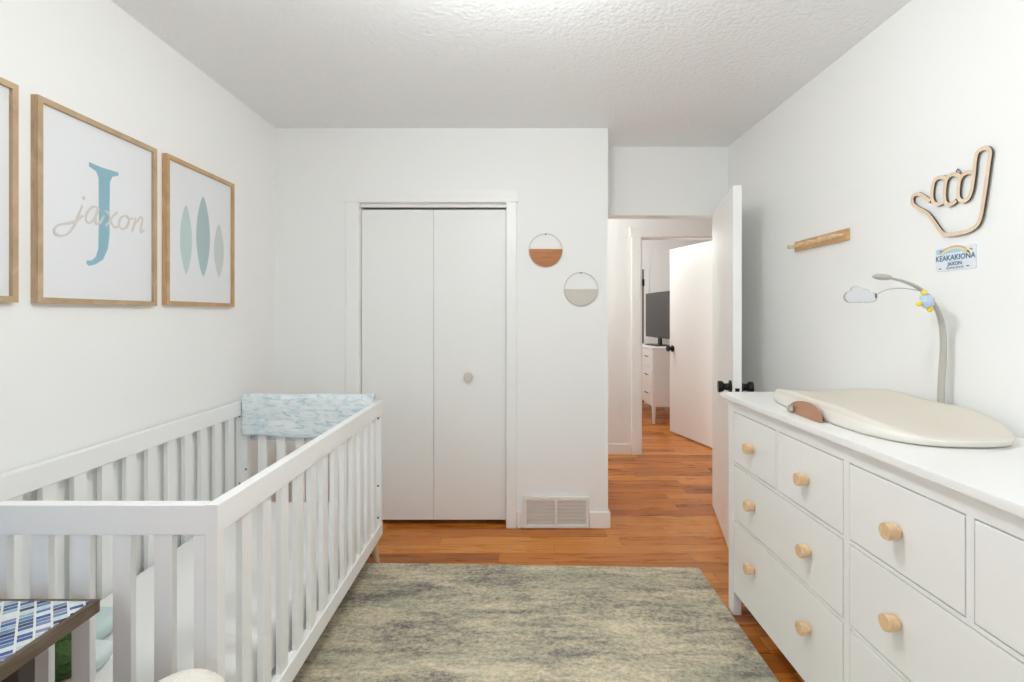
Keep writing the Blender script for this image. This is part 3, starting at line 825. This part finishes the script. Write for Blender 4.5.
def pegrail():
    y0, y1, z0, z1 = 2.234, 2.66, 1.648, 1.699
    t = thing('peg_rail', 'short wooden peg rail with round pegs high on the right wall', 'coat rack', (XR, 2.43, z0))
    obj('board', box(BM(), XR - .013, XR - .0005, y0, y1, z0, z1, .002), M_peg, t)
    for k in range(5):
        y = 2.262 + .0865 * k
        M = Matrix.Translation((XR - .013, y, 1.674)) @ Matrix.Rotation(-PI / 2 - math.radians(8), 4, 'Y')
        b = BM(); lathe(b, [(0, -.004), (.008, -.004), (.008, .050), (.0105, .055), (.0105, .061), (0, .063)], M, 16); obj('peg', b, M_knobw, t)
pegrail()

# ------------------------------------------------------------------ tiled side table and pouf by the camera
tb = thing('side_table', 'low side table with blue and white mosaic tile top beside crib', 'table', (-1.2, .95, 0))
tz = .66; tx0, tx1, ty0, ty1 = -1.43, -.970, .66, 1.192
b = BM(); box(b, tx0 + .012, tx1 - .012, ty0 + .012, ty1 - .012, tz - .01, tz + .0005); obj('tile_top', b, M_mosaic, tb)
b = BM()
for q in ((tx0, tx1, ty1 - .012, ty1), (tx0, tx1, ty0, ty0 + .012), (tx0, tx0 + .012, ty0 + .012, ty1 - .012), (tx1 - .012, tx1, ty0 + .012, ty1 - .012)):
    box(b, *q, tz - .03, tz, .002)
box(b, tx0 + .012, tx1 - .012, ty0 + .012, ty1 - .012, tz - .028, tz - .0105)
obj('edge_frame', b, M_edge, tb)
for x in (-1.386, -1.014):
    for y in (.80, 1.004):
        obj('leg', box(BM(), x, x + .036, y, y + .036, 0.0108, tz - .028, .002), M_dark, tb)
for y in (.81, 1.01): obj('stretcher', box(BM(), -1.35, -1.014, y, y + .02, .3, .34, .002), M_dark, tb)

b = BM()
prof = []
for k in range(0, 19):
    a = -PI / 2 + PI * k / 18
    prof.append((.120 * max(0, math.cos(a)) ** .6, .294 + .279 * math.copysign(abs(math.sin(a)) ** .8, math.sin(a))))
prof[0] = (0, prof[0][1]); prof[-1] = (0, prof[-1][1])
lathe(b, prof, Matrix.Translation((-.690, 1.045, -.004)), 40)
for v in b.verts:
    s = 1 + .012 * math.sin(v.co.x * 90) * math.sin(v.co.y * 95 + v.co.z * 70)
    v.co.x = -.690 + (v.co.x + .690) * s; v.co.y = 1.045 + (v.co.y - 1.045) * s
tag(obj('pouf', b, M_boucle, loc=(-.690, 1.045, .011), angle=80), 'cream fluffy pouf in front of the near corner of the crib', 'pouf')

# green toy body
b = BM(); fz = lambda p: 1 + .10 * math.sin(p.x * 17) * math.sin(p.y * 15) * math.sin(p.z * 16)
blob(b, (-1.170, 1.315, .437), (.068, .052, .050), (36, 22), fz)
obj('body', b, M_green, toy)
for sx in (-1, 1):
    b = BM(); blob(b, (-1.170 + sx * .036, 1.300, .3735), (.038, .040, .0305), (20, 14)); obj('paw', b, M_peach, toy)
b = BM(); blob(b, (-1.185, 1.33, .490), (.036, .032, .030), (28, 18), fz); obj('head', b, M_green, toy)

# ------------------------------------------------------------------ room across the hall
ch = thing('chest_of_drawers', 'white chest of drawers seen through the open doorway', 'dresser', (1.86, 6.65, 0))
qx0, qx1, qy0, qy1 = 1.634, 2.10, 6.20, 7.10
b = BM(); box(b, qx0 + .012, qx1, qy0, qy1, .206, .905, .004); obj('case', b, M_white, ch)
b = BM(); box(b, qx0 - .004, qx1 + .004, qy0 - .006, qy1 + .006, .905, .925, .003); obj('top', b, M_white, ch)
for k in range(3):
    z0 = .225 + .226 * k
    p = obj('drawer', box(BM(), qx0, qx0 + .0125, qy0 + .02, qy1 - .02, z0, z0 + .216, .002), M_white, ch)
    for y in (6.42, 6.88):
        obj('handle', tube(BM(), [(qx0, y - .05, z0 + .13), (qx0 - .022, y - .05, z0 + .13), (qx0 - .022, y + .05, z0 + .13), (qx0, y + .05, z0 + .13)], .005, 8), M_bolt, p)
for x in (qx0 + .03, qx1 - .04):
    for y in (qy0 + .03, qy1 - .04):
        obj('leg', tube(BM(), [(x, y, .215), (x, y, 0)], [.027, .015], 16), M_white, ch)
tv = thing('tv', 'black flat television on white chest in the room across hall', 'television', (1.86, 6.6, .925))
a = math.atan2(-.045, 1.0)
M = Matrix.Translation((1.83, 6.60, 1.32)) @ Matrix.Rotation(math.radians(3.2), 4, 'Z')
obj('case', box(BM(), -.012, .02, -.52, .52, -.295, .295, .004, M=M), M_black, tv)
obj('screen', box(BM(), -.0135, -.0115, -.51, .51, -.28, .285, M=M), M_screen, tv)
b = BM(); box(b, -.10, .12, -.16, .30, -.394, -.384, .003, M=M); box(b, .0, .025, -.05, .05, -.39, -.27, .003, M=M); obj('stand', b, M_black, tv)

# ------------------------------------------------------------------ light
def area(name, loc, rot, sx, sy, e, col):
    l = bpy.data.lights.new(name, 'AREA'); l.shape = 'RECTANGLE'; l.size = sx; l.size_y = sy; l.energy = e; l.color = col
    o = bpy.data.objects.new(name, l); C.objects.link(o); o.location = loc; o.rotation_euler = rot; return o
def point(name, loc, r, e, col):
    l = bpy.data.lights.new(name, 'POINT'); l.shadow_soft_size = r; l.energy = e; l.color = col
    o = bpy.data.objects.new(name, l); C.objects.link(o); o.location = loc; return o
point('ceiling_lamp', (0, 1.30, 2.2), .11, 18.0, (.94, .985, .985))
area('added_window_daylight', ((WX0 + WX1) / 2, YB - .02, (WZ0 + WZ1) / 2), (PI / 2, 0, 0), 1.2, 1.1, 5, (.70, .86, 1.0))  # light for the added window behind the camera
area('added_side_daylight', (XL - .06, (SY0 + SY1) / 2, (WZ0 + WZ1) / 2), (0, -PI / 2, 0), 1.1, 1.0, 18, (.87, .955, 1.0))  # light for the added side window, lifts the dresser front
point('hall_fill', (-.05, 4.25, 2.25), .12, 10.3, (.95, .985, .985))  # added fill to brighten the hall, no fixture in view
point('bedroom_fill', (1.1, 6.2, 2.25), .15, 17.5, (.95, .985, .985))  # added fill for the room across the hall, source unseen
wd = bpy.data.worlds.new('World'); sc.world = wd; wd.use_nodes = True
wd.node_tree.nodes['Background'].inputs[0].default_value = (.75, .87, 1, 1)
wd.node_tree.nodes['Background'].inputs[1].default_value = .6

# ------------------------------------------------------------------ camera
cam = bpy.data.cameras.new('Camera'); co = bpy.data.objects.new('Camera', cam); C.objects.link(co)
co.location = (0, 0, 1.32); co.rotation_euler = (PI / 2, 0, 0)
cam.sensor_width = 36; cam.lens = 18; cam.shift_x = -5 / 1024; cam.shift_y = -26 / 1024; cam.clip_start = .02
sc.camera = co
sc.view_settings.view_transform = 'Standard'; sc.view_settings.look = 'None'
sc.view_settings.gamma = 1; sc.view_settings.use_curve_mapping = False
sc.view_settings.exposure = 0.77
sc.cycles.max_bounces = 14; sc.cycles.diffuse_bounces = 10; sc.cycles.glossy_bounces = 6; sc.cycles.transparent_max_bounces = 8
sc.cycles.caustics_reflective = False; sc.cycles.caustics_refractive = False
sc.cycles.sample_clamp_indirect = 6
